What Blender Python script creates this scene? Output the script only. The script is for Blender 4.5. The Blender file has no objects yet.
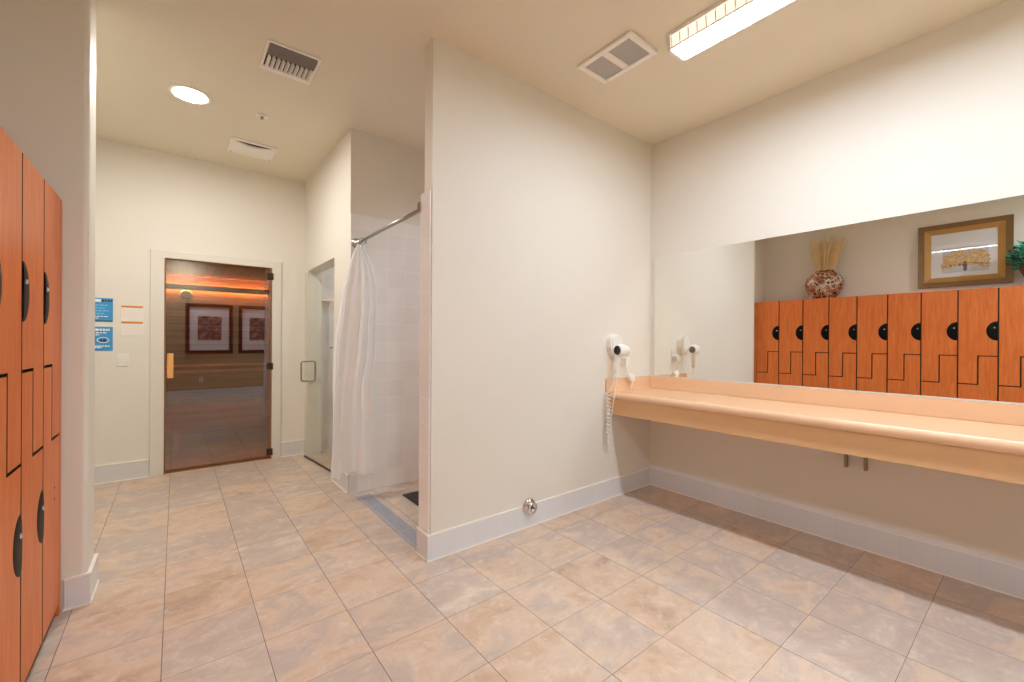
import bpy, bmesh, math, random
from mathutils import Vector, Matrix
random.seed(7)
S = bpy.context.scene
COL = S.collection
PI = math.pi

# ------------------------------------------------------------------ materials
def lin(c):
    out = []
    for v in c:
        v /= 255.0
        out.append(v / 12.92 if v <= 0.04045 else ((v + 0.055) / 1.055) ** 2.4)
    return (*out, 1.0)

class NT:
    def __init__(self, name):
        self.m = bpy.data.materials.new(name)
        self.m.use_nodes = True
        self.t = self.m.node_tree
        self.t.nodes.clear()
        self.out = self.t.nodes.new('ShaderNodeOutputMaterial')
    def n(self, typ, **kw):
        nd = self.t.nodes.new('ShaderNode' + typ)
        for k, v in kw.items():
            if hasattr(nd, k) and not k.startswith('i_'):
                setattr(nd, k, v)
        return nd
    def l(self, a, b):
        self.t.links.new(a, b)
    def put(self, sock, v):
        if isinstance(v, bpy.types.NodeSocket):
            self.l(v, sock)
        else:
            sock.default_value = v
    def math(self, op, a, b=None, c=None, clamp=False):
        nd = self.t.nodes.new('ShaderNodeMath'); nd.operation = op; nd.use_clamp = clamp
        self.put(nd.inputs[0], a)
        if b is not None: self.put(nd.inputs[1], b)
        if c is not None: self.put(nd.inputs[2], c)
        return nd.outputs[0]
    def mix(self, f, a, b, blend='MIX'):
        nd = self.t.nodes.new('ShaderNodeMix'); nd.data_type = 'RGBA'; nd.blend_type = blend
        self.put(nd.inputs[0], f); self.put(nd.inputs[6], a); self.put(nd.inputs[7], b)
        return nd.outputs[2]
    def ramp(self, f, stops, interp='LINEAR'):
        nd = self.t.nodes.new('ShaderNodeValToRGB'); cr = nd.color_ramp; cr.interpolation = interp
        while len(cr.elements) < len(stops): cr.elements.new(0.5)
        for e, (p, c) in zip(cr.elements, stops):
            e.position = p; e.color = c
        self.l(f, nd.inputs[0]); return nd.outputs[0]
    def pos(self):
        return self.n('NewGeometry').outputs['Position']
    def obj(self):
        return self.n('TexCoord').outputs['Object']
    def sep(self, v):
        nd = self.n('SeparateXYZ'); self.l(v, nd.inputs[0]); return nd.outputs
    def comb(self, x, y, z):
        nd = self.n('CombineXYZ')
        for i, v in enumerate((x, y, z)): self.put(nd.inputs[i], v)
        return nd.outputs[0]
    def scale(self, v, s):
        nd = self.t.nodes.new('ShaderNodeVectorMath'); nd.operation = 'MULTIPLY'
        self.l(v, nd.inputs[0]); nd.inputs[1].default_value = s; return nd.outputs[0]
    def noise(self, v, sc, det=3, rough=0.5, dist=0.0):
        nd = self.n('TexNoise'); self.l(v, nd.inputs['Vector'])
        nd.inputs['Scale'].default_value = sc; nd.inputs['Detail'].default_value = det
        nd.inputs['Roughness'].default_value = rough; nd.inputs['Distortion'].default_value = dist
        return nd.outputs['Fac']
    def bump(self, h, strength=0.2, dist=0.01):
        nd = self.n('Bump'); nd.inputs['Strength'].default_value = strength
        nd.inputs['Distance'].default_value = dist; self.l(h, nd.inputs['Height']); return nd.outputs[0]
    def bsdf(self, color, rough=0.5, metal=0.0, normal=None, coat=0.0, spec=0.5, trans=0.0, subs=0.0):
        b = self.n('BsdfPrincipled')
        self.put(b.inputs['Base Color'], color); self.put(b.inputs['Roughness'], rough)
        b.inputs['Metallic'].default_value = metal
        b.inputs['Coat Weight'].default_value = coat; b.inputs['Coat Roughness'].default_value = 0.12
        b.inputs['Specular IOR Level'].default_value = spec
        if normal is not None: self.l(normal, b.inputs['Normal'])
        self.l(b.outputs[0], self.out.inputs[0]); return b

def plain(name, c, rough=0.5, metal=0.0, coat=0.0, spec=0.5, var=0.04, nscale=30, bump=0.0):
    t = NT(name)
    nz = t.noise(t.obj(), nscale, 3)
    c = lin(c)
    a = tuple(min(1, v * (1 + var)) for v in c[:3]) + (1,)
    b = tuple(v * (1 - var) for v in c[:3]) + (1,)
    col = t.mix(nz, b, a)
    nrm = t.bump(nz, bump, 0.002) if bump else None
    t.bsdf(col, rough, metal, nrm, coat, spec)
    return t.m

def emitter(name, c, s):
    t = NT(name); e = t.n('Emission'); e.inputs[0].default_value = lin(c); e.inputs[1].default_value = s
    t.l(e.outputs[0], t.out.inputs[0]); return t.m

def wood(name, c1, c2, axis='z', rough=0.35, coat=0.0, sc=1.0, planks=None, spec=0.5):
    """grain running along axis; planks = (axis, pitch) draws dark joints"""
    t = NT(name)
    p = t.pos()
    s = {'x': (1.2, 14, 14), 'y': (14, 1.2, 14), 'z': (14, 14, 1.2)}[axis]
    q = t.scale(p, tuple(v * sc for v in s))
    g = t.noise(q, 3.2, 5, 0.6, 0.4)
    g2 = t.noise(t.scale(p, tuple(v * sc for v in s)), 14, 2, 0.5)
    f = t.math('ADD', t.math('MULTIPLY', g, 0.75), t.math('MULTIPLY', g2, 0.25))
    col = t.ramp(f, [(0.32, lin(c1)), (0.68, lin(c2))])
    if planks:
        x = t.sep(p)['XYZ'.index(planks[0].upper())]
        u = t.math('DIVIDE', x, planks[1])
        cell = t.math('FLOOR', u); fr = t.math('FRACT', u)
        wn = t.n('TexWhiteNoise'); wn.noise_dimensions = '1D'; t.l(cell, wn.inputs['W'])
        k = t.math('ADD', 0.8, t.math('MULTIPLY', wn.outputs['Value'], 0.35))
        cc = t.comb(k, k, k)
        col = t.mix(1.0, col, cc, 'MULTIPLY')
        j = t.math('LESS_THAN', fr, 0.06)
        col = t.mix(j, col, lin((40, 24, 14)))
    t.bsdf(col, rough, 0, None, coat, spec)
    return t.m

def tiles(name, c, grout, pitch, axes, off=(0, 0), rough=0.25, w=0.018, var=0.05):
    t = NT(name)
    p = t.sep(t.pos())
    masks = []; cells = []
    for a, o in zip(axes, off):
        u = t.math('DIVIDE', t.math('SUBTRACT', p['XYZ'.index(a.upper())], o), pitch)
        cells.append(t.math('FLOOR', u))
        fr = t.math('FRACT', u)
        d = t.math('ABSOLUTE', t.math('SUBTRACT', fr, 0.5))
        masks.append(t.math('GREATER_THAN', d, 0.5 - w / 2))
    m = masks[0] if len(masks) == 1 else t.math('MAXIMUM', masks[0], masks[1])
    wn = t.n('TexWhiteNoise'); wn.noise_dimensions = '2D'
    t.l(t.comb(cells[0], cells[-1], 0.0), wn.inputs['Vector'])
    k = t.math('ADD', 1 - var, t.math('MULTIPLY', wn.outputs['Value'], 2 * var))
    base = t.mix(1.0, lin(c), t.comb(k, k, k), 'MULTIPLY')
    col = t.mix(m, base, lin(grout))
    nrm = t.bump(t.math('SUBTRACT', 1.0, m), 0.35, 0.002)
    t.bsdf(col, t.math('ADD', rough, t.math('MULTIPLY', m, 0.4)), 0, nrm)
    return t.m

def paint(name, c):
    t = NT(name)
    p = t.pos()
    big = t.noise(p, 0.7, 2)
    fine = t.noise(p, 160, 2)
    c = lin(c)
    col = t.mix(big, tuple(v * 0.97 for v in c[:3]) + (1,), tuple(min(1, v * 1.03) for v in c[:3]) + (1,))
    t.bsdf(col, 0.55, 0, t.bump(fine, 0.06, 0.001), spec=0.3)
    return t.m

def floor_mat():
    t = NT('stone_look_floor_tile')
    P = t.pos(); p = t.sep(P)
    pitch = 0.3319
    u = t.math('DIVIDE', t.math('SUBTRACT', p[0], 0.2920), pitch)
    v = t.math('DIVIDE', t.math('SUBTRACT', p[1], 1.3440), pitch)
    cu, cv = t.math('FLOOR', u), t.math('FLOOR', v)
    def edge(a):
        return t.math('ABSOLUTE', t.math('SUBTRACT', t.math('FRACT', a), 0.5))
    mu = t.math('GREATER_THAN', edge(u), 0.5 - 0.0046)
    mv = t.math('GREATER_THAN', edge(v), 0.5 - 0.0032)
    m = t.math('MAXIMUM', mu, mv)
    cell = t.comb(cu, cv, 0.0)
    wn = t.n('TexWhiteNoise'); wn.noise_dimensions = '3D'; t.l(cell, wn.inputs['Vector'])
    # each tile samples its own patch of the mottling
    off = t.n('VectorMath'); off.operation = 'MULTIPLY_ADD'
    t.l(wn.outputs['Color'], off.inputs[0]); off.inputs[1].default_value = (37, 37, 37); t.l(P, off.inputs[2])
    q = off.outputs[0]
    n1 = t.noise(t.scale(q, (1, 1.5, 1)), 3.2, 5, 0.6, 0.6)
    n2 = t.noise(q, 16, 5, 0.68, 0.3)
    n3 = t.noise(q, 60, 3, 0.6)
    f = t.math('ADD', t.math('MULTIPLY', wn.outputs['Value'], 0.24),
               t.math('ADD', t.math('MULTIPLY', n1, 0.76), t.math('MULTIPLY', n2, 0.09)))
    col = t.ramp(f, [(0.27, lin((168, 145, 130))), (0.39, lin((200, 172, 146))), (0.50, lin((212, 189, 167))),
                     (0.60, lin((190, 173, 161))), (0.70, lin((200, 184, 170))), (0.82, lin((222, 206, 190)))])
    pale = t.math('MULTIPLY', t.math('SUBTRACT', n2, 0.52, clamp=True), 2.6, clamp=True)
    col = t.mix(pale, col, lin((226, 212, 196)))
    k = t.math('ADD', 0.93, t.math('MULTIPLY', n3, 0.14))
    col = t.mix(1.0, col, t.comb(k, k, k), 'MULTIPLY')
    gv = t.math('ADD', 0.25, t.math('MULTIPLY', t.noise(P, 1.7, 3), 1.1), clamp=True)
    col = t.mix(t.math('MULTIPLY', m, gv), col, lin((80, 64, 56)))
    h = t.math('SUBTRACT', t.math('MULTIPLY', n2, 0.35), m)
    t.bsdf(col, t.math('ADD', 0.36, t.math('MULTIPLY', n1, 0.12)), 0, t.bump(h, 0.18, 0.003), spec=0.45)
    return t.m

M = {}
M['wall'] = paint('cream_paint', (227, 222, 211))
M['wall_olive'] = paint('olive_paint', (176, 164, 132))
M['ceil'] = paint('tan_ceiling_paint', (228, 220, 200))
M['floor'] = floor_mat()
M['base'] = tiles('white_base_tile', (222, 224, 226), (206, 207, 208), 0.1524, 'xy', (0.22, 0.219), 0.22, 0.012, 0.015)
M['base_plain'] = plain('white_gloss_base', (215, 214, 213), 0.22, var=0.015)
M['caulk'] = plain('white_caulk', (240, 234, 226), 0.4)
M['showertile'] = tiles('white_wall_tile_xz', (236, 235, 234), (246, 245, 243), 0.1555, 'xz', (1.105, 0.139), 0.2, 0.02, 0.03)
M['showertile_y'] = tiles('white_wall_tile_yz', (240, 241, 242), (240, 238, 235), 0.1524, 'yz', (2.152, 0.157), 0.2, 0.02, 0.02)
M['trim'] = plain('white_trim_paint', (222, 217, 206), 0.35, var=0.015)
M['cherry'] = wood('cherry_veneer', (206, 104, 48), (228, 132, 68), 'z', 0.34, 0.0, spec=0.25)
M['carcass'] = plain('dark_brown_carcass', (38, 20, 14), 0.5)
M['kick'] = plain('brown_toe_kick', (96, 62, 40), 0.5)
M['black'] = plain('black_plastic', (16, 16, 18), 0.28)
M['black_gloss'] = plain('black_gloss_pull', (9, 9, 11), 0.42, spec=0.15)
M['chrome'] = plain('chrome', (215, 215, 215), 0.12, 1.0, var=0.02)
M['pale_metal'] = plain('pale_aluminium', (214, 208, 202), 0.35, 0.0)
M['steel'] = plain('brushed_steel', (178, 176, 172), 0.3, 1.0, var=0.05)
M['drain'] = plain('grey_drain_steel', (186, 190, 200), 0.42, 0.25, var=0.08)
M['pewter'] = plain('dark_bronze', (72, 60, 54), 0.35, 0.7)
M['counter'] = plain('peach_laminate', (230, 191, 154), 0.22, var=0.03, nscale=120, spec=0.5, coat=0.25)
M['apron'] = wood('tan_apron_laminate', (214, 172, 126), (222, 180, 134), 'y', 0.42)
M['white_plastic'] = plain('white_plastic', (232, 229, 222), 0.32, var=0.01)
M['white_metal'] = plain('white_enamel', (242, 238, 230), 0.35, var=0.02)
M['grey_mesh'] = plain('grey_filter_mesh', (176, 174, 168), 0.6, var=0.2, nscale=400)
M['dark'] = plain('dark_duct', (34, 31, 28), 0.7)
M['bracket_paint'] = plain('tan_painted_steel', (150, 136, 112), 0.5)
M['greymetal'] = plain('grey_painted_metal', (128, 124, 116), 0.4, 0.3)
M['blue'] = plain('blue_sign', (60, 152, 208), 0.4, var=0.06)
M['ink_white'] = plain('white_ink', (238, 240, 240), 0.5, var=0.01)
M['ink_pale'] = plain('pale_blue_ink', (132, 200, 236), 0.5)
M['ink_dark'] = plain('dark_ink', (52, 62, 74), 0.5)
M['ink_grey'] = plain('faint_grey_ink', (226, 219, 211), 0.5)
M['orange'] = plain('orange_ink', (224, 142, 56), 0.5, var=0.1)
M['amber'] = plain('amber_ink', (222, 158, 66), 0.5, var=0.08)
M['ochre'] = plain('brown_orange_ink', (196, 112, 48), 0.5)
M['card'] = plain('white_card', (236, 229, 221), 0.5, var=0.01)
M['sauna'] = wood('sauna_wall_boards', (128, 92, 56), (158, 116, 72), 'x', 0.5, planks=('z', 0.09))
M['sauna_ceil'] = wood('sauna_ceiling_boards', (150, 92, 52), (186, 122, 72), 'y', 0.5, planks=('x', 0.09))
M['sauna_bench'] = wood('sauna_bench_slats', (132, 90, 58), (164, 118, 78), 'x', 0.45)
M['jamb'] = wood('brown_jamb', (132, 92, 52), (158, 114, 68), 'z', 0.4)
M['pull'] = wood('pale_wood_pull', (216, 150, 84), (240, 182, 112), 'z', 0.4)
M['led'] = emitter('warm_led_strip', (255, 186, 124), 26.0)
M['gold'] = plain('gilded_moulding', (182, 140, 76), 0.38, 0.35, var=0.12, nscale=18)
M['bronze_frame'] = plain('dark_bronze_moulding', (128, 98, 60), 0.4, 0.25, var=0.15, nscale=18)
M['matboard'] = plain('white_mat', (226, 226, 228), 0.6, var=0.01)
M['darkframe'] = plain('espresso_frame', (34, 20, 18), 0.35, var=0.1)
M['clay'] = plain('brown_pot', (104, 76, 62), 0.5, var=0.12)
M['straw'] = plain('dry_straw', (238, 206, 152), 0.7, var=0.2, nscale=12)
M['leaf'] = plain('teal_leaf', (98, 190, 164), 0.45, var=0.45, nscale=14)
M['leaf_dark'] = plain('olive_leaf', (66, 96, 52), 0.5, var=0.3, nscale=14)

def vase_mat():
    t = NT('ring_mosaic_glaze')
    o = t.obj()
    v = t.n('TexVoronoi'); v.feature = 'F1'; v.inputs['Scale'].default_value = 19; v.inputs['Randomness'].default_value = 0.8
    t.l(o, v.inputs['Vector'])
    d = v.outputs['Distance']
    cs = t.sep(v.outputs['Color'])
    bg = t.ramp(cs[0], [(0.0, lin((176, 120, 84))), (0.35, lin((206, 172, 144))), (0.6, lin((168, 108, 86))), (0.85, lin((216, 192, 168)))], 'CONSTANT')
    ring = t.math('MULTIPLY', t.math('GREATER_THAN', d, 0.20), t.math('LESS_THAN', d, 0.42))
    rc = t.ramp(cs[1], [(0.0, lin((52, 32, 26))), (0.6, lin((92, 48, 34)))], 'CONSTANT')
    sp = t.math('GREATER_THAN', t.noise(o, 60, 2), 0.56)
    bg = t.mix(t.math('MULTIPLY', sp, 0.55), bg, lin((84, 46, 38)))
    t.bsdf(t.mix(ring, bg, rc), 0.35)
    return t.m
M['vase'] = vase_mat()

def mirror_mat():
    t = NT('silvered_glass'); g = t.n('BsdfGlossy')
    g.inputs['Color'].default_value = (0.90, 0.905, 0.875, 1); g.inputs['Roughness'].default_value = 0.0
    t.l(g.outputs[0], t.out.inputs[0]); return t.m
M['mirror'] = mirror_mat()

def pane(name, tint, refl_c, base_refl, ior=1.5):
    t = NT(name)
    tr = t.n('BsdfTransparent'); tr.inputs[0].default_value = tint
    g = t.n('BsdfGlossy'); g.inputs['Color'].default_value = refl_c; g.inputs['Roughness'].default_value = 0.0
    fr = t.n('Fresnel'); fr.inputs[0].default_value = ior
    f = t.math('ADD', fr.outputs[0], base_refl, clamp=True)
    f = t.math('MULTIPLY', f, t.math('SUBTRACT', 1.0, t.n('NewGeometry').outputs['Backfacing']))
    mx = t.n('MixShader'); t.l(f, mx.inputs[0]); t.l(tr.outputs[0], mx.inputs[1]); t.l(g.outputs[0], mx.inputs[2])
    t.l(mx.outputs[0], t.out.inputs[0]); return t.m
M['bronze_glass'] = pane('bronze_tinted_glass', (0.86, 0.72, 0.58, 1), (1, 0.93, 0.9, 1), 0.16)
M['clear_glass'] = pane('clear_shower_glass', (0.93, 0.94, 0.92, 1), (1, 1, 1, 1), 0.01, 1.14)
M['picture_glass'] = pane('picture_glass', (0.98, 0.98, 0.98, 1), (1, 1, 1, 1), 0.03)

def curtain_mat():
    t = NT('white_curtain_cloth')
    nz = t.noise(t.obj(), 220, 2)
    d = t.n('BsdfDiffuse'); d.inputs[0].default_value = lin((250, 251, 252))
    tl = t.n('BsdfTranslucent'); tl.inputs[0].default_value = lin((250, 251, 252))
    t.l(t.bump(nz, 0.1, 0.001), d.inputs['Normal'])
    tp = t.n('BsdfTransparent')
    m1 = t.n('MixShader'); m1.inputs[0].default_value = 0.25
    t.l(d.outputs[0], m1.inputs[1]); t.l(tl.outputs[0], m1.inputs[2])
    m2 = t.n('MixShader'); m2.inputs[0].default_value = 0.02
    t.l(m1.outputs[0], m2.inputs[1]); t.l(tp.outputs[0], m2.inputs[2])
    t.l(m2.outputs[0], t.out.inputs[0]); return t.m
M['curtain'] = curtain_mat()
def lens_mat():
    # prismatic side panels: translucent plastic lit from behind by the tubes
    t = NT('prismatic_side_lens')
    b = t.bsdf(lin((214, 208, 198)), 0.3)
    b.inputs['Emission Color'].default_value = lin((255, 243, 226)); b.inputs['Emission Strength'].default_value = 0.35
    return t.m
M['lens_side'] = lens_mat()
M['lens'] = emitter('fluorescent_lens', (229, 241, 255), 24.0)
M['lens_fill'] = emitter('added_rear_fill_lens', (229, 241, 255), 15.0)
M['can_stall_fill'] = emitter('added_stall_fill_lens', (246, 247, 255), 16.0)
M['can'] = emitter('warm_downlight_lens', (250, 247, 243), 124.0)
M['can_aisle_fill'] = emitter('added_aisle_fill_lens', (227, 240, 255), 175.0)
M['can_shower_fill'] = emitter('added_open_shower_fill_lens', (236, 242, 255), 36.0)

# ------------------------------------------------------------------ mesh helpers
def new(): return bmesh.new()
def box(bm, x0, x1, y0, y1, z0, z1, bev=0.0, seg=2, mi=0):
    vs = [bm.verts.new((x, y, z)) for z in (z0, z1) for y in (y0, y1) for x in (x0, x1)]
    fs = [bm.faces.new([vs[i] for i in q]) for q in ((0, 2, 3, 1), (4, 5, 7, 6), (0, 1, 5, 4), (2, 6, 7, 3), (0, 4, 6, 2), (1, 3, 7, 5))]
    for f in fs: f.material_index = mi
    if bev:
        es = list({e for f in fs for e in f.edges})
        r = bmesh.ops.bevel(bm, geom=es, offset=bev, segments=seg, affect='EDGES', profile=0.5)
        for f in r['faces']: f.material_index = mi
    return bm
def prism(bm, poly, plane, a, b, mi=0):
    """extrude a 2D polygon; plane 'yz' -> extrude along x from a to b, etc."""
    def P(p, w):
        return {'yz': (w, p[0], p[1]), 'xz': (p[0], w, p[1]), 'xy': (p[0], p[1], w)}[plane]
    A = [bm.verts.new(P(p, a)) for p in poly]; B = [bm.verts.new(P(p, b)) for p in poly]
    n = len(poly); fs = [bm.faces.new(A), bm.faces.new(B[::-1])]
    for i in range(n):
        fs.append(bm.faces.new([A[i], B[i], B[(i + 1) % n], A[(i + 1) % n]]))
    for f in fs: f.material_index = mi
    bmesh.ops.recalc_face_normals(bm, faces=fs)
    return bm
def frame_axes(d):
    d = d.normalized()
    u = d.cross(Vector((0, 0, 1)))
    if u.length < 1e-4: u = d.cross(Vector((1, 0, 0)))
    u.normalize(); return u, d.cross(u).normalized()
def tube(bm, pts, r, n=10, cap=True, mi=0, closed=False):
    pts = [Vector(p) for p in pts]; rings = []
    rr = r if isinstance(r, (list, tuple)) else [r] * len(pts)
    pu = None
    for i, p in enumerate(pts):
        if closed: d = pts[(i + 1) % len(pts)] - pts[i - 1]
        else: d = pts[min(i + 1, len(pts) - 1)] - pts[max(i - 1, 0)]
        d.normalize()
        if pu is None: u, v = frame_axes(d)
        else:
            u = pu - d * pu.dot(d)
            if u.length < 1e-5: u, v = frame_axes(d)
            u.normalize(); v = d.cross(u)
        pu = u
        rings.append([bm.verts.new(p + (u * math.cos(2 * PI * k / n) + v * math.sin(2 * PI * k / n)) * rr[i]) for k in range(n)])
    m = len(rings)
    for i in range(m if closed else m - 1):
        for k in range(n):
            a, b = rings[i], rings[(i + 1) % m]
            f = bm.faces.new([a[k], a[(k + 1) % n], b[(k + 1) % n], b[k]]); f.smooth = True; f.material_index = mi
    if cap and not closed:
        bm.faces.new(rings[0][::-1]).material_index = mi; bm.faces.new(rings[-1]).material_index = mi
    return bm
def lathe(bm, prof, c, axis=(0, 0, 1), n=32, mi=0, smooth=True):
    """prof: list of (radius, distance along axis)"""
    c = Vector(c); ax = Vector(axis).normalized(); u, v = frame_axes(ax)
    rings = []
    for r, h in prof:
        if r < 1e-6: rings.append([bm.verts.new(c + ax * h)])
        else: rings.append([bm.verts.new(c + ax * h + (u * math.cos(2 * PI * k / n) + v * math.sin(2 * PI * k / n)) * r) for k in range(n)])
    fs = []
    for a, b in zip(rings, rings[1:]):
        for k in range(n):
            k2 = (k + 1) % n
            if len(a) == 1 and len(b) == 1: continue
            if len(a) == 1: f = bm.faces.new([a[0], b[k2], b[k]])
            elif len(b) == 1: f = bm.faces.new([a[k], a[k2], b[0]])
            else: f = bm.faces.new([a[k], a[k2], b[k2], b[k]])
            f.smooth = smooth; f.material_index = mi; fs.append(f)
    bmesh.ops.recalc_face_normals(bm, faces=fs)
    return bm

BASE = {}
def obj(name, bm, mats, parent=None, origin=None):
    """link bm (given in world coordinates) as ONE object; parts are stored relative to their thing's base"""
    o_w = BASE[parent.name] if parent is not None else Vector(origin or (0, 0, 0))
    bmesh.ops.translate(bm, verts=bm.verts, vec=-o_w)
    me = bpy.data.meshes.new(name); bm.to_mesh(me); bm.free()
    for m in (mats if isinstance(mats, (list, tuple)) else [mats]): me.materials.append(M[m])
    o = bpy.data.objects.new(name, me); COL.objects.link(o)
    if parent is not None: o.parent = parent
    else: o.location = o_w
    BASE[o.name] = o_w
    return o
def tag(o, label, cat, group=None, kind=None):
    o['label'] = label; o['category'] = cat
    if group: o['group'] = group
    if kind: o['kind'] = kind
    return o
def thing(name, label, cat, loc, group=None, kind=None):
    o = bpy.data.objects.new(name, None); COL.objects.link(o); o.location = loc; o.empty_display_size = 0.05
    BASE[o.name] = Vector(loc)
    return tag(o, label, cat, group, kind)
def struct(name, bm, mats, label, cat, parent=None):
    o = obj(name, bm, mats, parent)
    if parent is None: tag(o, label, cat, None, 'structure')
    return o

# ------------------------------------------------------------------ dimensions
H = 2.965                    # ceiling
XB = 3.25                    # mirror wall (face of its base tile)
YA = 2.163                   # partition wall, base tile face
YS = 5.05                    # sauna wall
XL = -0.41                   # locker fronts
XW = -0.82                   # wall behind lockers
YF = -1.29                   # wall behind the camera
PX = 1.105                   # line of the shower fronts
PY0, PY1 = 3.51, 3.965       # pier between the two showers
XD = 2.25                    # back of the showers

# ------------------------------------------------------------------ room shell
bm = new(); box(bm, XW - .1, XB + .15, YF - .1, YS + 2.1, -0.06, 0)
struct('floor', bm, 'floor', 'mottled beige and tan square stone-look tile floor', 'floor')
bm = new(); box(bm, XW - .1, XB + .15, YF - .1, YS + .1, H, H + .06)
struct('ceiling', bm, 'ceil', 'flat tan painted ceiling with vents and lights', 'ceiling')
bm = new(); box(bm, XB + .01, XB + .13, YF - .1, YS + .1, 0, H)
struct('wall_right', bm, 'wall', 'long cream wall carrying the mirror and the counter', 'wall')
bm = new(); box(bm, PX + .03, XB + .01, YA + .01, YA + .107, 0, H)
struct('wall_partition', bm, 'wall', 'tall cream partition wall screening the shower', 'wall')
bm = new(); box(bm, XW - .1, XW, YF - .1, YS + .1, 0, H)
struct('wall_left', bm, 'wall', 'cream wall behind the wooden lockers', 'wall')
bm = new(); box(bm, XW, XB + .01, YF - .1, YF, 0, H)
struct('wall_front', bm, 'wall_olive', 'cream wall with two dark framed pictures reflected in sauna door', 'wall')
# stub wall ending the locker bank, rounded corner
R = 0.022
bm = new()
poly = [(XW, 2.805)]
for k in range(7):
    a = -PI / 2 + PI / 2 * k / 6; poly.append((-0.325 - R + R * math.cos(a), 2.805 + R + R * math.sin(a)))
for k in range(7):
    a = PI / 2 * k / 6; poly.append((-0.325 - R + R * math.cos(a), 3.03 - R + R * math.sin(a)))
poly.append((XW, 3.03))
prism(bm, poly, 'xy', 0, H)
for f in bm.faces: f.smooth = False
struct('wall_stub', bm, 'wall', 'cream wall stub with rounded corner at end of lockers', 'wall')
# sauna wall with the door opening
DX0, DX1, DZ = -0.100, 0.797, 2.005
bm = new()
box(bm, XW, DX0, YS + .01, YS + .11, 0, H); box(bm, DX1, XD, YS + .01, YS + .11, 0, H); box(bm, DX0, DX1, YS + .01, YS + .11, DZ, H)
struct('wall_back', bm, 'wall', 'cream wall around the sauna doorway', 'wall')
# wall in line with the shower fronts: pier, header over the glass door, short return beside the sauna wall
GY0, GY1, GZ = PY1, 4.93, 1.985
bm = new()
box(bm, PX, PX + .14, PY0 + .012, GY0, 0, H); box(bm, PX, PX + .14, GY1, YS + .01, 0, H); box(bm, PX, PX + .14, GY0, GY1, GZ, H)
box(bm, PX + .14, XD, PY0 + .012, PY1 - .012, 0, H)
struct('wall_shower', bm, 'wall', 'cream wall and pier around the glass shower door', 'wall')
bm = new(); box(bm, XD, XD + .1, YA + .1, YS + .1, 0, H)
struct('wall_shower_rear', bm, 'wall', 'cream wall at the rear of the showers', 'wall')

# shower wall tile cladding
bm = new()
box(bm, PX - .001, XD, PY0, PY0 + .012, 0, 2.275)
struct('trim_shower_tile', bm, 'showertile', 'white square wall tile on the far side of the shower', 'wall tile')
bm = new()
prism(bm, [(YA + .018, .157), (YA + .14, .157), (YA + .14, 2.105), (YA + .018, 2.105)], 'yz', 1.125, PX + .03)
box(bm, PX + .03, XD, YA + .107, YA + .14, 0, 2.105)
struct('trim_partition_tile', bm, 'showertile_y', 'white tile strip capping the end of the partition wall', 'wall tile')
bm = new(); box(bm, XD - .012, XD, YA + .14, PY0, 0, 2.275)
struct('trim_shower_rear_tile', bm, 'showertile_y', 'white tile at the rear of the open shower', 'wall tile')
# steam shower lining
bm = new()
box(bm, PX + .14, XD, YS - .012, YS + .01, 0, 2.35); box(bm, PX + .14, XD, PY1 - .012, PY1, 0, 2.35)
struct('trim_stall_tile', bm, 'showertile', 'white tile lining behind the glass shower door', 'wall tile')
bm = new(); box(bm, PX + .14, XD, PY1, YS, 2.35, 2.40)
struct('ceiling_stall', bm, 'ceil', 'low ceiling over the glass-door shower', 'ceiling')

# baseboards (tile, thin white bead at floor and along the top edge)
def baseboard(name, label, segs, hgt=0.147, mat='base', cap=True):
    bm = new()
    for (x0, x1, y0, y1) in segs:
        box(bm, x0, x1, y0, y1, 0.0, hgt, 0.0015, 1)
        e = .004
        box(bm, x0 - e, x1 + e, y0 - e, y1 + e, 0, .007, mi=1)
        box(bm, x0 - .001, x1 + .001, y0 - .001, y1 + .001, hgt - .004, hgt + .003, mi=1)
    struct(name, bm, [mat, 'caulk'], label, 'baseboard')
baseboard('baseboard_partition', 'white tile baseboard along the cream partition wall', [(1.112, XB - .001, YA, YA + .012), (1.112, 1.137, YA + .012, YA + .142)])
baseboard('baseboard_sauna', 'white baseboard on both sides of the sauna door', [(XW, -0.192, YS - .004, YS + .012), (0.876, PX, YS - .004, YS + .012)], 0.155, 'base_plain')
baseboard('baseboard_stub', 'white tile baseboard around the rounded wall stub', [(-.40, -.312, 2.795, 2.81), (-.327, -.312, 2.81, 3.03)], 0.142)
baseboard('baseboard_pier', 'white tile baseboard around the shower pier', [(PX - .012, PX + .002, PY0 - .008, PY1), (PX - .012, PX + .06, PY0 - .010, PY0 + .003)], 0.15)
bm = new()
prism(bm, [(XB, 0), (XB + .012, 0), (XB + .012, .172), (XB + .008, .172), (XB, .150)], 'xz', YF, YA, 0)
box(bm, XB - .004, XB, YF, YA, 0, .007, mi=1)
box(bm, XB - .001, XB + .003, YF, YA, .148, .152, mi=1)
struct('baseboard_right', bm, ['base', 'caulk'], 'white tile baseboard with bevelled top under the counter', 'baseboard')
bm = new(); box(bm, XW, XB, YF, YF + .012, 0, .147)
struct('baseboard_front', bm, 'base', 'white tile baseboard under the two dark framed pictures', 'baseboard')

# sauna shell
bm = new()
box(bm, -1.3, 1.6, 7.0, 7.06, 0, 2.1); box(bm, -1.3, -1.24, YS + .11, 7.0, 0, 2.1); box(bm, 1.24, 1.30, YS + .11, 7.0, 0, 2.1)
struct('wall_sauna', bm, 'sauna', 'brown horizontal boards lining the sauna', 'wall')
bm = new(); box(bm, -1.3, 1.3, YS + .11, 7.06, 2.065, 2.1)
struct('ceiling_sauna', bm, 'sauna_ceil', 'warm brown plank ceiling inside the sauna', 'ceiling')

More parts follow.
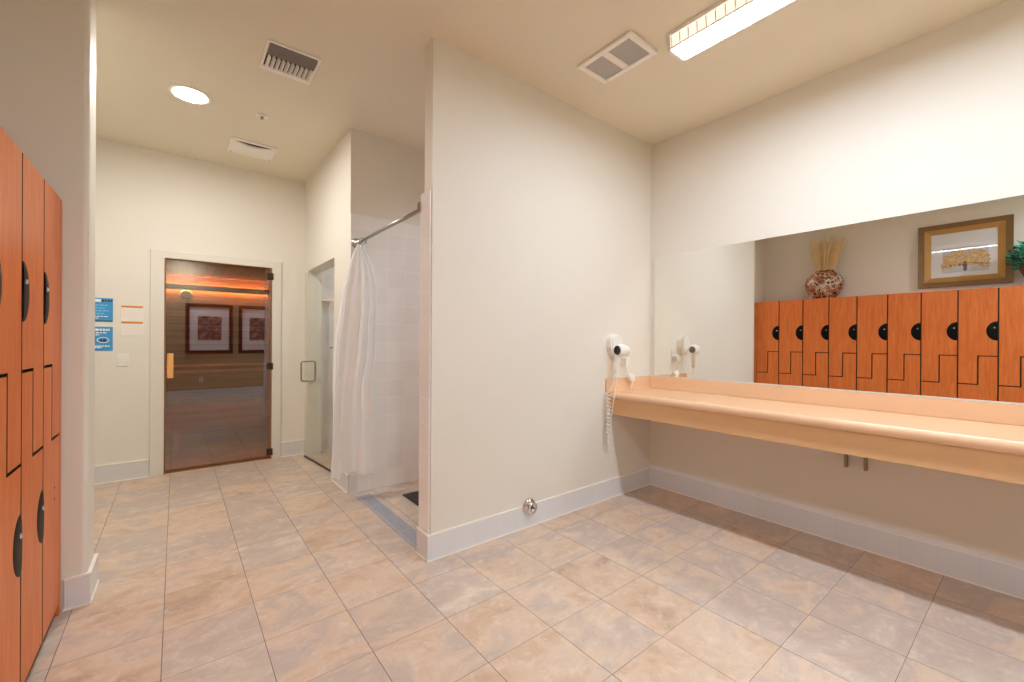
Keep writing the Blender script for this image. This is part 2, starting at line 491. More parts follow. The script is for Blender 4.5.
# ------------------------------------------------------------------ sauna door
d = thing('door_1', 'bronze glass sauna door in a cream casing with wooden pull', 'door', (0.345, YS, 0), kind='structure')
bm = new()
for x0, x1 in ((-0.187, DX0 + .012), (DX1 - .012, 0.871)): box(bm, x0, x1, YS - .012, YS + .012, 0, 2.062, .004)
box(bm, -0.187, 0.871, YS - .0125, YS + .0115, 1.992, 2.063, .004)
obj('casing', bm, 'trim', d)
bm = new()
box(bm, DX0 + .002, DX0 + .022, YS - .004, YS + .11, 0, DZ - .002); box(bm, DX1 - .026, DX1 - .002, YS - .004, YS + .11, 0, DZ - .002)
box(bm, DX0 + .002, DX1 - .002, YS - .004, YS + .11, DZ - .018, DZ - .001)
obj('jamb', bm, 'jamb', d)
bm = new(); box(bm, DX0 + .002, DX1 - .002, YS + .01, YS + .11, 0, .012)
obj('threshold', bm, 'jamb', d)
bm = new(); box(bm, DX0 + .024, DX1 - .028, YS + .004, YS + .012, .028, DZ - .022)
obj('glass_pane', bm, 'bronze_glass', d)
bm = new()
box(bm, -.067, -.020, YS - .036, YS - .004, .885, 1.113, .006)
for z in (.93, 1.07): tube(bm, [(-.0435, YS - .01, z), (-.0435, YS + .006, z)], .008, 8)
obj('door_pull', bm, 'pull', d)
for z in (1.905, .968, .075):
    bm = new(); box(bm, DX1 - .058, DX1 - .002, YS - .012, YS + .002, z - .035, z + .035, .003)
    tube(bm, [(DX1 - .010, YS - .016, z - .035), (DX1 - .010, YS - .016, z + .035)], .008, 8)
    obj('hinge', bm, 'pewter', d)

# sauna furniture
def bench(label, y0, y1, z, fas, grp):
    b = thing('sauna_bench', label, 'bench', (0, y0, 0), grp)
    bm = new(); n = max(4, int((y1 - y0) / .095)); w = (y1 - y0) / n
    for k in range(n): box(bm, -1.235, 1.235, y0 + k * w, y0 + (k + 1) * w - .012, z - .028, z, .003, 1)
    obj('seat', bm, 'sauna_bench', b)
    bm = new(); zz = z - .045
    for k in range(fas): box(bm, -1.235, 1.235, y0 + .02, y0 + .04, zz - .07, zz, .003, 1); zz -= .085
    obj('front_rail', bm, 'sauna_bench', b)
    for x in (-1.19, 0.0, 1.19):
        bm = new(); box(bm, x - .03, x + .03, y0 + .045, y0 + .09, 0, z - .03); obj('leg', bm, 'sauna_bench', b)
bench('low slatted wooden bench in front of the taller sauna bench', 5.88, 6.38, .46, 2, 'sauna benches')
bench('tall slatted wooden bench along the back of the sauna', 6.4, 6.985, .84, 2, 'sauna benches')
v = thing('light_valance', 'brown wooden valance with glowing strips on the sauna back wall', 'light', (0, 6.95, 1.9))
bm = new(); box(bm, -1.235, 1.06, 6.925, 6.945, 1.880, 1.953, .003, 1); obj('board', bm, 'sauna', v)
bm = new(); box(bm, 1.03, 1.12, 6.90, 6.998, 1.86, 1.975, .006); obj('end_block', bm, 'carcass', v)
bm = new(); box(bm, -1.2, 1.03, 6.952, 6.962, 1.925, 1.937); obj('light_strip', bm, 'led', v)
bm = new(); box(bm, -1.2, 1.03, 6.952, 6.962, 1.896, 1.908); obj('light_strip', bm, 'led', v)
v = thing('backrest_rail', 'orange lit wooden rail above the tall sauna bench', 'rail', (0, 6.97, .9))
bm = new(); box(bm, -1.235, 1.235, 6.955, 6.998, .88, .912, .004, 1); obj('rail', bm, 'pull', v)
bm = new(); lathe(bm, [(0, 0), (.062, 0), (.066, .006), (.064, .022), (.052, .026), (0, .026)], (.10, 6.998, 1.83), (0, -1, 0), 24)
tag(obj('thermometer', bm, 'steel', None, (.10, 6.998, 1.83)), 'round dial thermometer on the sauna back wall', 'thermometer')

# ------------------------------------------------------------------ glass shower door
ang = math.radians(6.0)
d = thing('door_2', 'frameless clear glass shower door standing slightly ajar', 'door', (1.172, GY0 + .012, 0), kind='structure')
hx, hy = 1.172, GY0 + .012
L = 0.935
ux, uy = -math.sin(ang), math.cos(ang)
def gp(s, o, z): return (hx + ux * s + uy * o, hy + uy * s - ux * o, z)
def gbox(bm, s0, s1, o0, o1, z0, z1, mi=0):
    vs = [bm.verts.new(gp(s, o, z)) for z in (z0, z1) for o in (o0, o1) for s in (s0, s1)]
    fs = [bm.faces.new([vs[i] for i in q]) for q in ((0, 2, 3, 1), (4, 5, 7, 6), (0, 1, 5, 4), (2, 6, 7, 3), (0, 4, 6, 2), (1, 3, 7, 5))]
    for f in fs: f.material_index = mi
    bmesh.ops.recalc_face_normals(bm, faces=fs)
bm = new(); gbox(bm, 0, L, -.005, .005, .016, 1.955); obj('glass_pane', bm, 'clear_glass', d)
bm = new(); gbox(bm, 0, L, -.007, .007, .004, .018); obj('bottom_seal', bm, 'pewter', d)
for sgn in (1, -1):
    bm = new(); pts = []
    s0, z0, z1, o = L - .10, .815, 1.02, .07 * sgn
    pts.append(gp(s0, .004 * sgn, z0))
    for k in range(7):
        a = PI / 2 * k / 6; pts.append(gp(s0, o - .022 * sgn + .022 * sgn * math.sin(a), z0 + .022 - .022 * math.cos(a)))
    for k in range(7):
        a = PI / 2 * k / 6; pts.append(gp(s0, o - .022 * sgn + .022 * sgn * math.cos(a), z1 - .022 + .022 * math.sin(a)))
    pts.append(gp(s0, .004 * sgn, z1))
    tube(bm, pts, .0085, 10); obj('handle', bm, 'steel', d)
for z in (.25, 1.75):
    bm = new(); gbox(bm, -.01, .055, -.012, .012, z - .045, z + .045); obj('hinge', bm, 'chrome', d)
bm = new()
box(bm, 1.24, 1.375, YS - .11, YS - .012, 1.675, 1.695, .004); box(bm, 1.24, 1.375, YS - .02, YS - .012, 1.62, 1.675)
tag(obj('shower_shelf', bm, 'white_plastic', None, (1.3, YS - .012, 1.68)), 'small white shelf on the tile behind the glass shower door', 'shelf')
bm = new()
lathe(bm, [(0, 0), (.02, 0), (.02, .006), (.007, .01), (.007, .03), (.013, .034), (.013, .042), (0, .044)], (PX, 3.93, 1.18), (-1, 0, 0), 16)
tag(obj('robe_hook', bm, 'steel', None, (PX, 3.93, 1.18)), 'small metal robe hook on the pier beside the curtain', 'hook')

# ------------------------------------------------------------------ shower rod, curtain, drain
RX, RZ = 1.150, 2.035
r = thing('curtain_rod', 'straight steel curtain rod spanning the shower opening', 'curtain rod', (RX, 2.9, RZ))
bm = new(); tube(bm, [(RX, YA + .145, RZ), (RX, PY0 - .002, RZ)], .0125, 14); obj('rod', bm, 'steel', r)
for y, s in ((PY0 - .001, -1), (YA + .141, 1)):
    bm = new(); lathe(bm, [(0, 0), (.042, 0), (.042, .006), (.030, .012), (.020, .022), (.018, .04), (.0, .04)], (RX, y, RZ), (0, s, 0), 20); obj('flange', bm, 'steel', r)

c = thing('shower_curtain', 'white shower curtain bunched at the pier end of the rod', 'curtain', (RX, 3.40, RZ))
prof = [  # z, left x, right x
    (2.012, 1.128, 1.170), (1.95, 1.100, 1.205), (1.86, 1.072, 1.248), (1.77, 1.046, 1.267), (1.70, 1.038, 1.277), (1.655, 1.012, 1.281),
    (1.56, 1.004, 1.281), (1.45, .990, 1.281), (1.34, .968, 1.281), (1.23, .952, 1.281), (1.10, .948, 1.283), (.95, .944, 1.240),
    (.80, .940, 1.242), (.65, .938, 1.246), (.50, .934, 1.250), (.38, .930, 1.256), (.28, .924, 1.262), (.215, .920, 1.266), (.185, .918, 1.268)]
bm = new(); rows = []; NS = 90; CY = 3.415
for i, (z, xl, xr) in enumerate(prof):
    row = []
    f = min(1, (2.02 - z) / .45)
    for k in range(NS + 1):
        s = k / NS
        w = xr - xl
        ph = 2 * PI * (5.2 * s + .55 * math.sin(2.6 * s + 1) + .12 * math.sin(9 * s)) + .9 * math.sin(2.3 * z + 3.0 * s) + .5 * math.sin(5 * z - 4 * s)
        amp = (.008 + .026 * f) * (0.62 + .38 * math.sin(6 * s + 2.1 * z))
        x = xl + w * (s + .020 * math.sin(2 * ph) * f)
        y = CY + amp * math.sin(ph) - .03 * math.sin(PI * s) * f
        dz = 0.0
        if i == len(prof) - 1: dz = -.022 * math.sin(s * 9 + .6) - .018 * s + .02
        row.append(bm.verts.new((x, min(y, PY0 - .022), z + dz)))
    rows.append(row)
for a, b in zip(rows, rows[1:]):
    for k in range(NS):
        bm.faces.new([a[k], a[k + 1], b[k + 1], b[k]]).smooth = True
cl = obj('cloth', bm, 'curtain', c)
m = cl.modifiers.new('smooth', 'SUBSURF'); m.levels = 1; m.render_levels = 1
for y in (3.335, 3.355, 3.375, 3.395, 3.415, 3.435, 3.455):
    bm = new(); tube(bm, [(RX + .021 * math.cos(2 * PI * k / 18), y + .006 * math.sin(2 * PI * k / 18), RZ - .008 + .024 * math.sin(2 * PI * k / 18)) for k in range(18)], .0024, 6, closed=True)
    obj('ring', bm, 'chrome', c)

g = thing('trench_drain', 'long grey slotted trench drain across the shower threshold', 'drain', (1.18, 2.9, 0))
X0, X1, Y0, Y1 = 1.128, 1.238, 2.335, 3.42
bm = new()
box(bm, X0, X0 + .010, Y0, Y1, 0.0005, .006); box(bm, X1 - .010, X1, Y0, Y1, 0.0005, .006)
for k in range(5):
    y = Y0 + (Y1 - Y0 - .012) * k / 4; box(bm, X0, X1, y, y + .012, 0.0005, .0062)
obj('frame', bm, 'drain', g)
bm = new(); box(bm, X0 + .002, X1 - .002, Y0 + .002, Y1 - .002, 0.0003, .0016); obj('channel', bm, 'dark', g)
bm = new()
for k in range(6): box(bm, X0 + .014 + k * .0145, X0 + .014 + k * .0145 + .0085, Y0 + .004, Y1 - .004, .002, .0055)
for k in range(1, 44):
    y = Y0 + (Y1 - Y0) * k / 44; box(bm, X0 + .012, X1 - .012, y - .003, y + .003, .002, .0052)
obj('grate', bm, 'drain', g)
g = thing('shower_mat', 'black ribbed mat on the shower floor behind the partition', 'mat', (1.62, 3.09, 0))
bm = new(); box(bm, 1.43, 1.80, 2.95, 3.22, 0.001, .010, .003); obj('base', bm, 'black', g)
bm = new()
for k in range(9): box(bm, 1.445 + k * .039, 1.465 + k * .039, 2.965, 3.205, .0095, .014, .002, 1)
obj('rib', bm, 'black', g)

# ------------------------------------------------------------------ counter and mirror
CF = 2.688                                   # front edge
k = thing('vanity_counter', 'long peach wall-hung counter with backsplash under the mirror', 'counter', (2.97, .43, .67))
bm = new()
zt, th = .848, .056
poly = [(XB + .0085, zt), (CF + .028, zt)]
for i in range(1, 13):
    a = PI / 2 + PI * i / 12; poly.append((CF + .028 + .028 * math.cos(a), zt - .028 + .028 * math.sin(a)))
poly += [(XB + .0085, zt - th)]
prism(bm, poly, 'xz', YF + .001, YA + .009)
obj('top', bm, 'counter', k)
bm = new(); box(bm, XB - .012, XB + .0085, YF + .001, YA - .011, zt, .948, .003); obj('backsplash', bm, 'counter', k)
bm = new(); box(bm, 2.655, XB + .0085, YA - .011, YA + .009, zt - .012, .950, .003); obj('side_splash', bm, 'counter', k)
bm = new(); box(bm, CF + .026, CF + .046, YF + .001, YA + .009, .672, zt - th + .001, .002, 1); obj('apron', bm, 'apron', k)
for y in (.64, -.6):
    kk = thing('counter_bracket', 'tan steel bracket pair on the wall beneath the counter' if y > 0 else 'tan steel bracket pair under the counter near the entrance wall', 'bracket', (3.2, y, .6))
    for yy in ((y + .135), (y + .04)):
        bm = new(); prism(bm, [(XB + .0095, zt - th - .001), (XB - .26, zt - th - .001), (XB - .26, zt - th - .02), (XB - .03, zt - th - .05), (XB - .03, .485), (XB + .0095, .485)], 'xz', yy - .006, yy + .006)
        obj('plate', bm, 'bracket_paint', kk)

g = thing('wall_mirror', 'long frameless wall mirror above the peach counter', 'mirror', (XB, .5, .952))
tl = math.tan(math.radians(.19))
MY0, MY1, MZ0, MZ1 = -1.0, 2.128, .957, 1.978
bm = new()
def mx(z): return XB - .002 + (z - MZ0) * tl
vs = []
for (dx) in (0, .006):
    for y in (MY0, MY1):
        for z in (MZ0, MZ1): vs.append(bm.verts.new((mx(z) + dx, y, z)))
for q, mi in (((0, 1, 3, 2), 0), ((4, 6, 7, 5), 1), ((0, 2, 6, 4), 1), ((1, 5, 7, 3), 1), ((0, 4, 5, 1), 1), ((2, 3, 7, 6), 1)):
    bm.faces.new([vs[i] for i in q]).material_index = mi
bmesh.ops.recalc_face_normals(bm, faces=bm.faces[:])
obj('glass', bm, ['mirror', 'steel'], g)
bm = new(); box(bm, XB - .006, XB + .009, MY0, MY1, .949, .958); obj('channel', bm, 'pale_metal', g)

# ------------------------------------------------------------------ lockers
PITCH = .3018
LT = 1.876
def locker_poly(kind, y0, y1):
    g_ = .0058
    ym = y0 + .147; za, zb = 1.135, .822
    hz, hr, hw = 1.408, .104, .083
    lz = .553
    def notch(yc, zc, sgn, rev):
        pts = [(yc + sgn * hw * math.cos(a), zc + hr * math.sin(a)) for a in [(-PI / 2 + PI * i / 20) for i in range(21)]]
        return pts[::-1] if rev else pts
    if kind == 'u':       # clockwise from the low-y top
        p = [(y0 + g_, LT), (y1 - g_, LT), (y1 - g_, zb + g_), (ym + g_, zb + g_), (ym + g_, za + g_), (y0 + g_, za + g_)]
        return p + notch(y0 + g_, hz, 1, False)
    p = [(y0 + g_, .055), (y0 + g_, za - g_), (ym - g_, za - g_), (ym - g_, zb - g_), (y1 - g_, zb - g_)]
    if kind == 'e': return p + [(y1 - g_, .055)]
    return p + notch(y1 - g_, lz, -1, True) + [(y1 - g_, .055)]
def pull(yc, zc, sgn):
    """black dished half-round pull filling the notch"""
    bm = new(); hr, hw = .104, .083; rings = []
    for j in range(7):
        t = j / 6
        dep = .0012 + .0035 * math.sqrt(max(0, 1 - t ** 2))
        rings.append([bm.verts.new((XL + dep, yc + sgn * hw * t * math.cos(a), zc + hr * t * math.sin(a))) for a in [(-PI / 2 + PI * i / 20) for i in range(21)]] if j else [bm.verts.new((XL + .0047, yc, zc))])
    for i in range(20): bm.faces.new([rings[0][0], rings[1][i], rings[1][i + 1]]).smooth = True
    for a, b in zip(rings[1:], rings[2:]):
        for i in range(20): bm.faces.new([a[i], b[i], b[i + 1], a[i + 1]]).smooth = True
    bmesh.ops.recalc_face_normals(bm, faces=bm.faces[:])
    if sum(f.normal.x for f in bm.faces) < 0: bmesh.ops.reverse_faces(bm, faces=bm.faces[:])
    return bm
LOCK_LABELS = [
    'two-door cherry locker column beside the cream wall stub',
    'second cherry locker column from the cream wall stub',
    'cherry locker column directly under the ring-patterned vase',
    'cherry locker column next after the one under the vase, away from stub',
    'fifth cherry locker column from the wall stub, between vase and gilded picture',
    'cherry locker column just before the gilded picture, sixth from the stub',
    'cherry locker column below the gilded picture, vase side of its middle',
    'cherry locker column below the middle of the gilded picture',
    'cherry locker column directly under the potted plant']
def make_locker(y0, first=False):
    y1 = y0 + PITCH
    t = thing('locker', LOCK_LABELS[0], 'locker', (XL, y0, 0), 'cherry lockers along the wall')
    bm = new(); box(bm, XW + .002, XL - .021, y0, y1, .055, LT - .004); obj('body', bm, 'carcass', t)
    bm = new(); box(bm, XW + .05, XL - .014, y0, y1, 0, .056); obj('toe_kick', bm, 'kick', t)
    bm = new(); box(bm, XW + .002, XL - .021, y0, y1, LT - .0039, LT); obj('top_panel', bm, 'cherry', t)
    for kind in ('ue' if first else 'ul'):
        bm = new(); prism(bm, locker_poly(kind, y0, y1), 'yz', XL - .020, XL)
        for q in bm.faces: q.material_index = 0 if abs(q.normal.x) > .5 else 1
        dr = obj('door', bm, ['cherry', 'carcass'], t)
        if kind == 'e':
            for z in (.555, .605):
                bm = new(); lathe(bm, [(.006, -.001), (.006, .001), (0, .0016)], (XL, y1 - .10, z), (1, 0, 0), 10); obj('screw', bm, 'black', dr)
            continue
        sg = 1 if kind == 'u' else -1
        yc = y0 + .0058 if kind == 'u' else y1 - .0058
        zc = 1.408 if kind == 'u' else .553
        obj('handle', pull(yc, zc, sg), 'black_gloss', dr)
        bm = new(); lathe(bm, [(0, .006), (.007, .006), (.009, .004), (.009, -.004), (0, -.004)], (XL + .003, yc + sg * .022, zc + .035), (1, 0, 0), 16)
        obj('lock', bm, 'chrome', dr)
    return t
def copy_tree(o, parent=None):
    c = o.copy(); COL.objects.link(c)
    if parent is not None: c.parent = parent
    for ch in [x for x in o.children]: copy_tree(ch, c)
    return c
Y_FIRST = 2.757 - PITCH
make_locker(Y_FIRST, True)
lk = make_locker(Y_FIRST - PITCH); lk['label'] = LOCK_LABELS[1]
for i in range(2, 9):
    c2 = copy_tree(lk); c2.location.y = Y_FIRST - i * PITCH; c2['label'] = LOCK_LABELS[i]
bm = new(); box(bm, XW + .002, XL, 2.758, 2.793, 0, LT, .001, 1)
tag(obj('locker_end_panel', bm, 'cherry', None, (XL, 2.775, 0)), 'narrow cherry filler panel between lockers and wall stub', 'panel')
bm = new(); YE = Y_FIRST - 8 * PITCH
box(bm, XW + .002, XL, YE - .022, YE - .001, 0, LT, .001, 1)
tag(obj('locker_end_panel', bm, 'cherry', None, (XL, YE, 0)), 'cherry end panel closing the locker bank under the potted plant', 'panel')

# vase with dried grass
VC = (-.632, 1.97)
bm = new()
lathe(bm, [(0, 0), (.105, 0), (.115, .012), (.150, .05), (.195, .12), (.214, .19), (.214, .225), (.200, .29), (.165, .345), (.120, .378), (.108, .388), (.112, .40), (.100, .40), (.096, .385), (.13, .33), (.17, .22), (.1, .05), (0, .03)], (VC[0], VC[1], LT + .001), n=48)
for q in bm.verts: q.co.x = VC[0] + (q.co.x - VC[0]) * .80; q.co.y = VC[1] + (q.co.y - VC[1]) * 1.06
tag(obj('vase', bm, 'vase', None, (VC[0], VC[1], LT + .001)), 'squat round vase with brown ring mosaic on the lockers', 'vase')
bm = new()
for i in range(190):
    a = random.uniform(0, 2 * PI); rr = random.uniform(0, 1) ** .5
    lean = .19 * rr
    hgt = random.uniform(.36, .50) * (1 - .10 * rr * rr)
    x0, y0 = VC[0] + .06 * rr * math.cos(a), VC[1] + .06 * rr * math.sin(a)
    z0 = LT + .16
    pts = []
    for j in range(5):
        t = j / 4
        pts.append((max(XW + .012, x0 + lean * .5 * math.cos(a) * t ** 1.25), y0 + (lean * .9 * math.sin(a) - .03) * t ** 1.25, z0 + (hgt + .25) * t))
    tube(bm, pts, [.0022, .0020, .0019, .0040, .0008], 4)
tag(obj('dried_grass', bm, 'straw', None, (VC[0], VC[1], LT + .16)), 'sheaf of straw-coloured dried grass standing in the ring vase', 'dried grass')
# potted plant
PC = (-.60, .045)
p = thing('potted_plant', 'teal leafy plant in brown bowl on top of lockers', 'plant', (PC[0], PC[1], LT))
bm = new(); lathe(bm, [(0, 0), (.085, 0), (.095, .02), (.135, .12), (.165, .19), (.172, .215), (.160, .215), (.150, .19), (.0, .17)], (PC[0], PC[1], LT + .001), n=36); obj('pot', bm, 'clay', p)
bm = new()
for i in range(620):
    th = random.uniform(0, 2 * PI); ph = math.acos(random.uniform(-.45, 1)); rr = random.uniform(.55, 1.0)
    c0 = Vector((PC[0] + .20 * rr * math.sin(ph) * math.cos(th), PC[1] + .26 * rr * math.sin(ph) * math.sin(th), LT + .30 + .23 * rr * math.cos(ph)))
    if c0.x < XW + .04: continue
    dirn = (c0 - Vector((PC[0], PC[1], LT + .2))).normalized() + Vector((random.uniform(-.6, .6), random.uniform(-.6, .6), random.uniform(-.5, .4)))
    u, w = frame_axes(dirn); dirn.normalize(); ln, wd = random.uniform(.05, .075), random.uniform(.022, .034)
    a = bm.verts.new(c0 - dirn * ln * .4); b = bm.verts.new(c0 + u * wd + w * .006); c_ = bm.verts.new(c0 + dirn * ln * .6); e = bm.verts.new(c0 - u * wd + w * .006); mid = bm.verts.new(c0 - w * .004)
    mi = 1 if random.random() < .25 else 0
    for q in ((a, b, mid), (b, c_, mid), (c_, e, mid), (e, a, mid)):
        bm.faces.new(q).material_index = mi
obj('foliage', bm, ['leaf', 'leaf_dark'], p)
bm = new()
for i in range(16):
    a = 2 * PI * i / 16; tube(bm, [(PC[0] + .03 * math.cos(a), PC[1] + .03 * math.sin(a), LT + .16), (PC[0] + .07 * math.cos(a), PC[1] + .09 * math.sin(a), LT + .30), (PC[0] + .12 * math.cos(a), PC[1] + .17 * math.sin(a), LT + .40)], .004, 6)
obj('stem', bm, 'leaf_dark', p)

# gilded picture over the lockers
FY0, FY1, FZ0, FZ1 = .255, 1.030, 1.955, 2.715
g = thing('framed_picture', 'gilded frame with golden tree print on wall above lockers', 'picture', (XW, (FY0 + FY1) / 2, FZ0))
def moulding(bm, y0, y1, z0, z1, w, x0, x1a, x1b, mi=0):
    """mitred picture moulding, outer face height x1a, inner x1b"""
    o = [(y0, z0), (y1, z0), (y1, z1), (y0, z1)]; i_ = [(y0 + w, z0 + w), (y1 - w, z0 + w), (y1 - w, z1 - w), (y0 + w, z1 - w)]
    def V(p, x): return bm.verts.new((x, p[0], p[1]))
    B = [V(p, x0) for p in o]; T = [V(p, x1a) for p in o]; I = [V(p, x1b) for p in i_]; K = [V(p, x0) for p in i_]
    fs = []
    for a in range(4):
        b = (a + 1) % 4
        fs += [bm.faces.new([B[a], B[b], T[b], T[a]]), bm.faces.new([T[a], T[b], I[b], I[a]]), bm.faces.new([I[a], I[b], K[b], K[a]]), bm.faces.new([K[a], K[b], B[b], B[a]])]
    for f in fs: f.material_index = mi
    bmesh.ops.recalc_face_normals(bm, faces=fs)
bm = new(); moulding(bm, FY0, FY1, FZ0, FZ1, .060, XW + .001, XW + .040, XW + .026); obj('frame', bm, 'bronze_frame', g)
bm = new(); moulding(bm, FY0 + .058, FY1 - .058, FZ0 + .058, FZ1 - .058, .058, XW + .001, XW + .036, XW + .016); obj('gilt_liner', bm, 'gold', g)
bm = new(); box(bm, XW + .002, XW + .010, FY0 + .11, FY1 - .11, FZ0 + .11, FZ1 - .11); obj('mat_board', bm, 'matboard', g)
iy0, iy1, iz0, iz1 = FY0 + .185, FY1 - .215, FZ0 + .165, FZ0 + .165 + .30
M['print_grey'] = plain('pale_grey_print', (196, 198, 202), 0.6, var=.06, nscale=20)
M['tree_gold'] = plain('golden_ink', (214, 168, 84), 0.6, var=.15)
M['tree_pale'] = plain('pale_gold_ink', (226, 204, 150), 0.6, var=.1)
M['tree_dark'] = plain('wine_brown_ink', (98, 56, 58), 0.6, var=.15)
bm = new(); box(bm, XW + .0098, XW + .0108, iy0, iy1, iz0, iz1); obj('print', bm, 'print_grey', g)
bm = new(); yc = (iy0 + iy1) / 2; X_ = XW + .0112
def dab(y, z, r, mi):
    n = 7; a0 = random.uniform(0, 6)
    f = bm.faces.new([bm.verts.new((X_ + random.uniform(0, .0005), y + r * random.uniform(.6, 1.2) * math.cos(a0 + 2 * PI * i / n), z + r * .7 * random.uniform(.6, 1.2) * math.sin(a0 + 2 * PI * i / n))) for i in range(n)]); f.material_index = mi
    if f.normal.x < 0: f.normal_flip()
for i in range(420):
    a = random.uniform(-.35, PI + .35); rr = random.uniform(0, 1) ** .55
    y = yc + .20 * rr * math.cos(a); z = iz0 + .10 + .19 * rr * math.sin(a)
    dab(y, z, random.uniform(.008, .017), 0 if random.random() < .70 else 1)
for i in range(60):
    s = random.choice((-1, 1)); t = random.uniform(.1, 1); dab(yc + s * .19 * t, iz0 + .10 - .02 * t + random.uniform(-.012, .012), .009, 2)
for i in range(40): dab(yc + random.uniform(-.012, .012), iz0 + random.uniform(.02, .15), .012, 2)
obj('tree_motif', bm, ['tree_gold', 'tree_pale', 'tree_dark'], g)
bm = new(); box(bm, XW + .013, XW + .0145, FY0 + .108, FY1 - .108, FZ0 + .108, FZ1 - .108); obj('glass', bm, 'picture_glass', g)

# two dark pictures and an outlet on the wall behind the camera (seen in the sauna glass)
M['print_brown'] = (lambda t: (t.bsdf(t.ramp(t.noise(t.obj(), 11, 5, .65), [(.35, lin((58, 38, 40))), (.5, lin((132, 98, 92))), (.62, lin((186, 160, 148)))]), .6), t.m)[1])(NT('sepia_print'))
for (x0, x1, lab) in ((.15, .995, 'dark framed sepia picture above the wall outlet, seen in sauna glass'), (1.105, 1.95, 'dark framed sepia picture further from the lockers, seen in sauna glass')):
    z0, z1 = .93, 2.01
    g = thing('framed_picture', lab, 'picture', ((x0 + x1) / 2, YF, z0), 'dark framed pictures')
    bm = new()
    for q in ((x0, x1, z0, z0 + .07), (x0, x1, z1 - .07, z1), (x0, x0 + .07, z0 + .07, z1 - .07), (x1 - .07, x1, z0 + .07, z1 - .07)):
        box(bm, q[0], q[1], YF + .001, YF + .035, q[2], q[3], .004, 1)
    obj('frame', bm, 'darkframe', g)
    bm = new(); box(bm, x0 + .06, x1 - .06, YF + .002, YF + .012, z0 + .06, z1 - .06); obj('mat_board', bm, 'matboard', g)
    bm = new(); box(bm, x0 + .21, x1 - .21, YF + .0121, YF + .014, z0 + .29, z1 - .27); obj('print', bm, 'print_brown', g)

def outlet(name, label, c, nrm, cat='outlet'):
    """plate on a wall facing +y (nrm=1) or -y (nrm=-1)"""
    x, y, z = c
    o = thing(name, label, cat, c)
    bm = new(); a, b = sorted((y + nrm * .0005, y + nrm * .007)); box(bm, x - .036, x + .036, a, b, z - .058, z + .058, .002, 1); obj('plate', bm, 'white_plastic', o)
    for dz in (.024, -.024):
        bm = new(); a, b = sorted((y + nrm * .0065, y + nrm * .0095)); box(bm, x - .017, x + .017, a, b, z + dz - .014, z + dz + .014, .003)
        for dx in (-.006, .006):
            a, b = sorted((y + nrm * .009, y + nrm * .0099)); box(bm, x + dx - .0012, x + dx + .0012, a, b, z + dz - .005, z + dz + .006, mi=1)
        obj('socket', bm, ['white_plastic', 'dark'], o)
    return o
outlet('wall_outlet', 'white wall outlet below the dark framed picture', (.425, YF, .36), 1)

# ------------------------------------------------------------------ hair dryer, outlet and plug
YW = YA + .01
hd = thing('hair_dryer', 'white wall-mounted hair dryer with coiled cord above the counter', 'hair dryer', (2.72, YW, 1.2))
bm = new()   # wall bracket, rounded shield
pl = []
for i in range(13): a = PI * i / 12; pl.append((2.735 + .070 * math.cos(a), 1.255 + .052 * math.sin(a)))
pl += [(2.667, 1.20), (2.685, 1.150), (2.71, 1.12), (2.755, 1.12), (2.785, 1.150), (2.803, 1.20)]
prism(bm, pl, 'xz', YW - .058, YW - .0005); bmesh.ops.bevel(bm, geom=[e for e in bm.edges if all(v.co.y < YW - .05 for v in e.verts)], offset=.014, segments=3, affect='EDGES')
obj('wall_bracket', bm, 'white_plastic', hd)
ax = Vector((.985, -.12, -.03)).normalized(); c0 = Vector((2.668, YW - .112, 1.180))
bm = new(); lathe(bm, [(.036, -.008), (.043, 0), (.047, .02), (.047, .045), (.044, .065), (.038, .085), (.036, .095), (.032, .096), (.030, .082)], c0, ax, 28); obj('barrel', bm, 'white_plastic', hd)
bm = new(); lathe(bm, [(.036, -.008), (.034, -.004), (.020, -.007), (.018, -.003), (.0, -.006)], c0, ax, 24); obj('intake_grille', bm, 'black', hd)
bm = new(); lathe(bm, [(.0305, .084), (.020, .080), (0, .082)], c0, ax, 24); obj('nozzle_grille', bm, 'greymetal', hd)
bm = new(); tube(bm, [(2.695, YW - .105, 1.165), (2.683, YW - .10, 1.12), (2.672, YW - .095, 1.06), (2.668, YW - .09, 1.015), (2.667, YW - .09, 1.005)], [.027, .024, .021, .018, .008], 14); obj('handle', bm, 'white_plastic', hd)
bm = new(); pts = [(2.667, YW - .09, 1.006), (2.663, YW - .085, .97), (2.655, YW - .075, .92), (2.636, YW - .06, .87)]
N = 11 * 14
for i in range(N + 1):
    t = i / N; a = 2 * PI * 11 * t
    pts.append((2.628 + .010 * math.sin(t * 3) + .0155 * math.cos(a), YW - .052 + .0155 * math.sin(a), .855 - .33 * t))
pts += [(2.632, YW - .045, .50), (2.644, YW - .04, .45), (2.655, YW - .035, .41)]
tube(bm, pts, .0046, 6); obj('coiled_cord', bm, 'white_plastic', hd)
bm = new(); tube(bm, [(2.655, YW - .035, .41), (2.662, YW - .03, .39), (2.672, YW - .03, .40), (2.668, YW - .04, .47), (2.658, YW - .055, .6), (2.652, YW - .075, .74), (2.672, YW - .085, .86), (2.70, YW - .075, .95), (2.722, YW - .05, 1.03), (2.722, YW - .03, 1.085)], .0035, 6); obj('supply_cord', bm, 'white_plastic', hd)

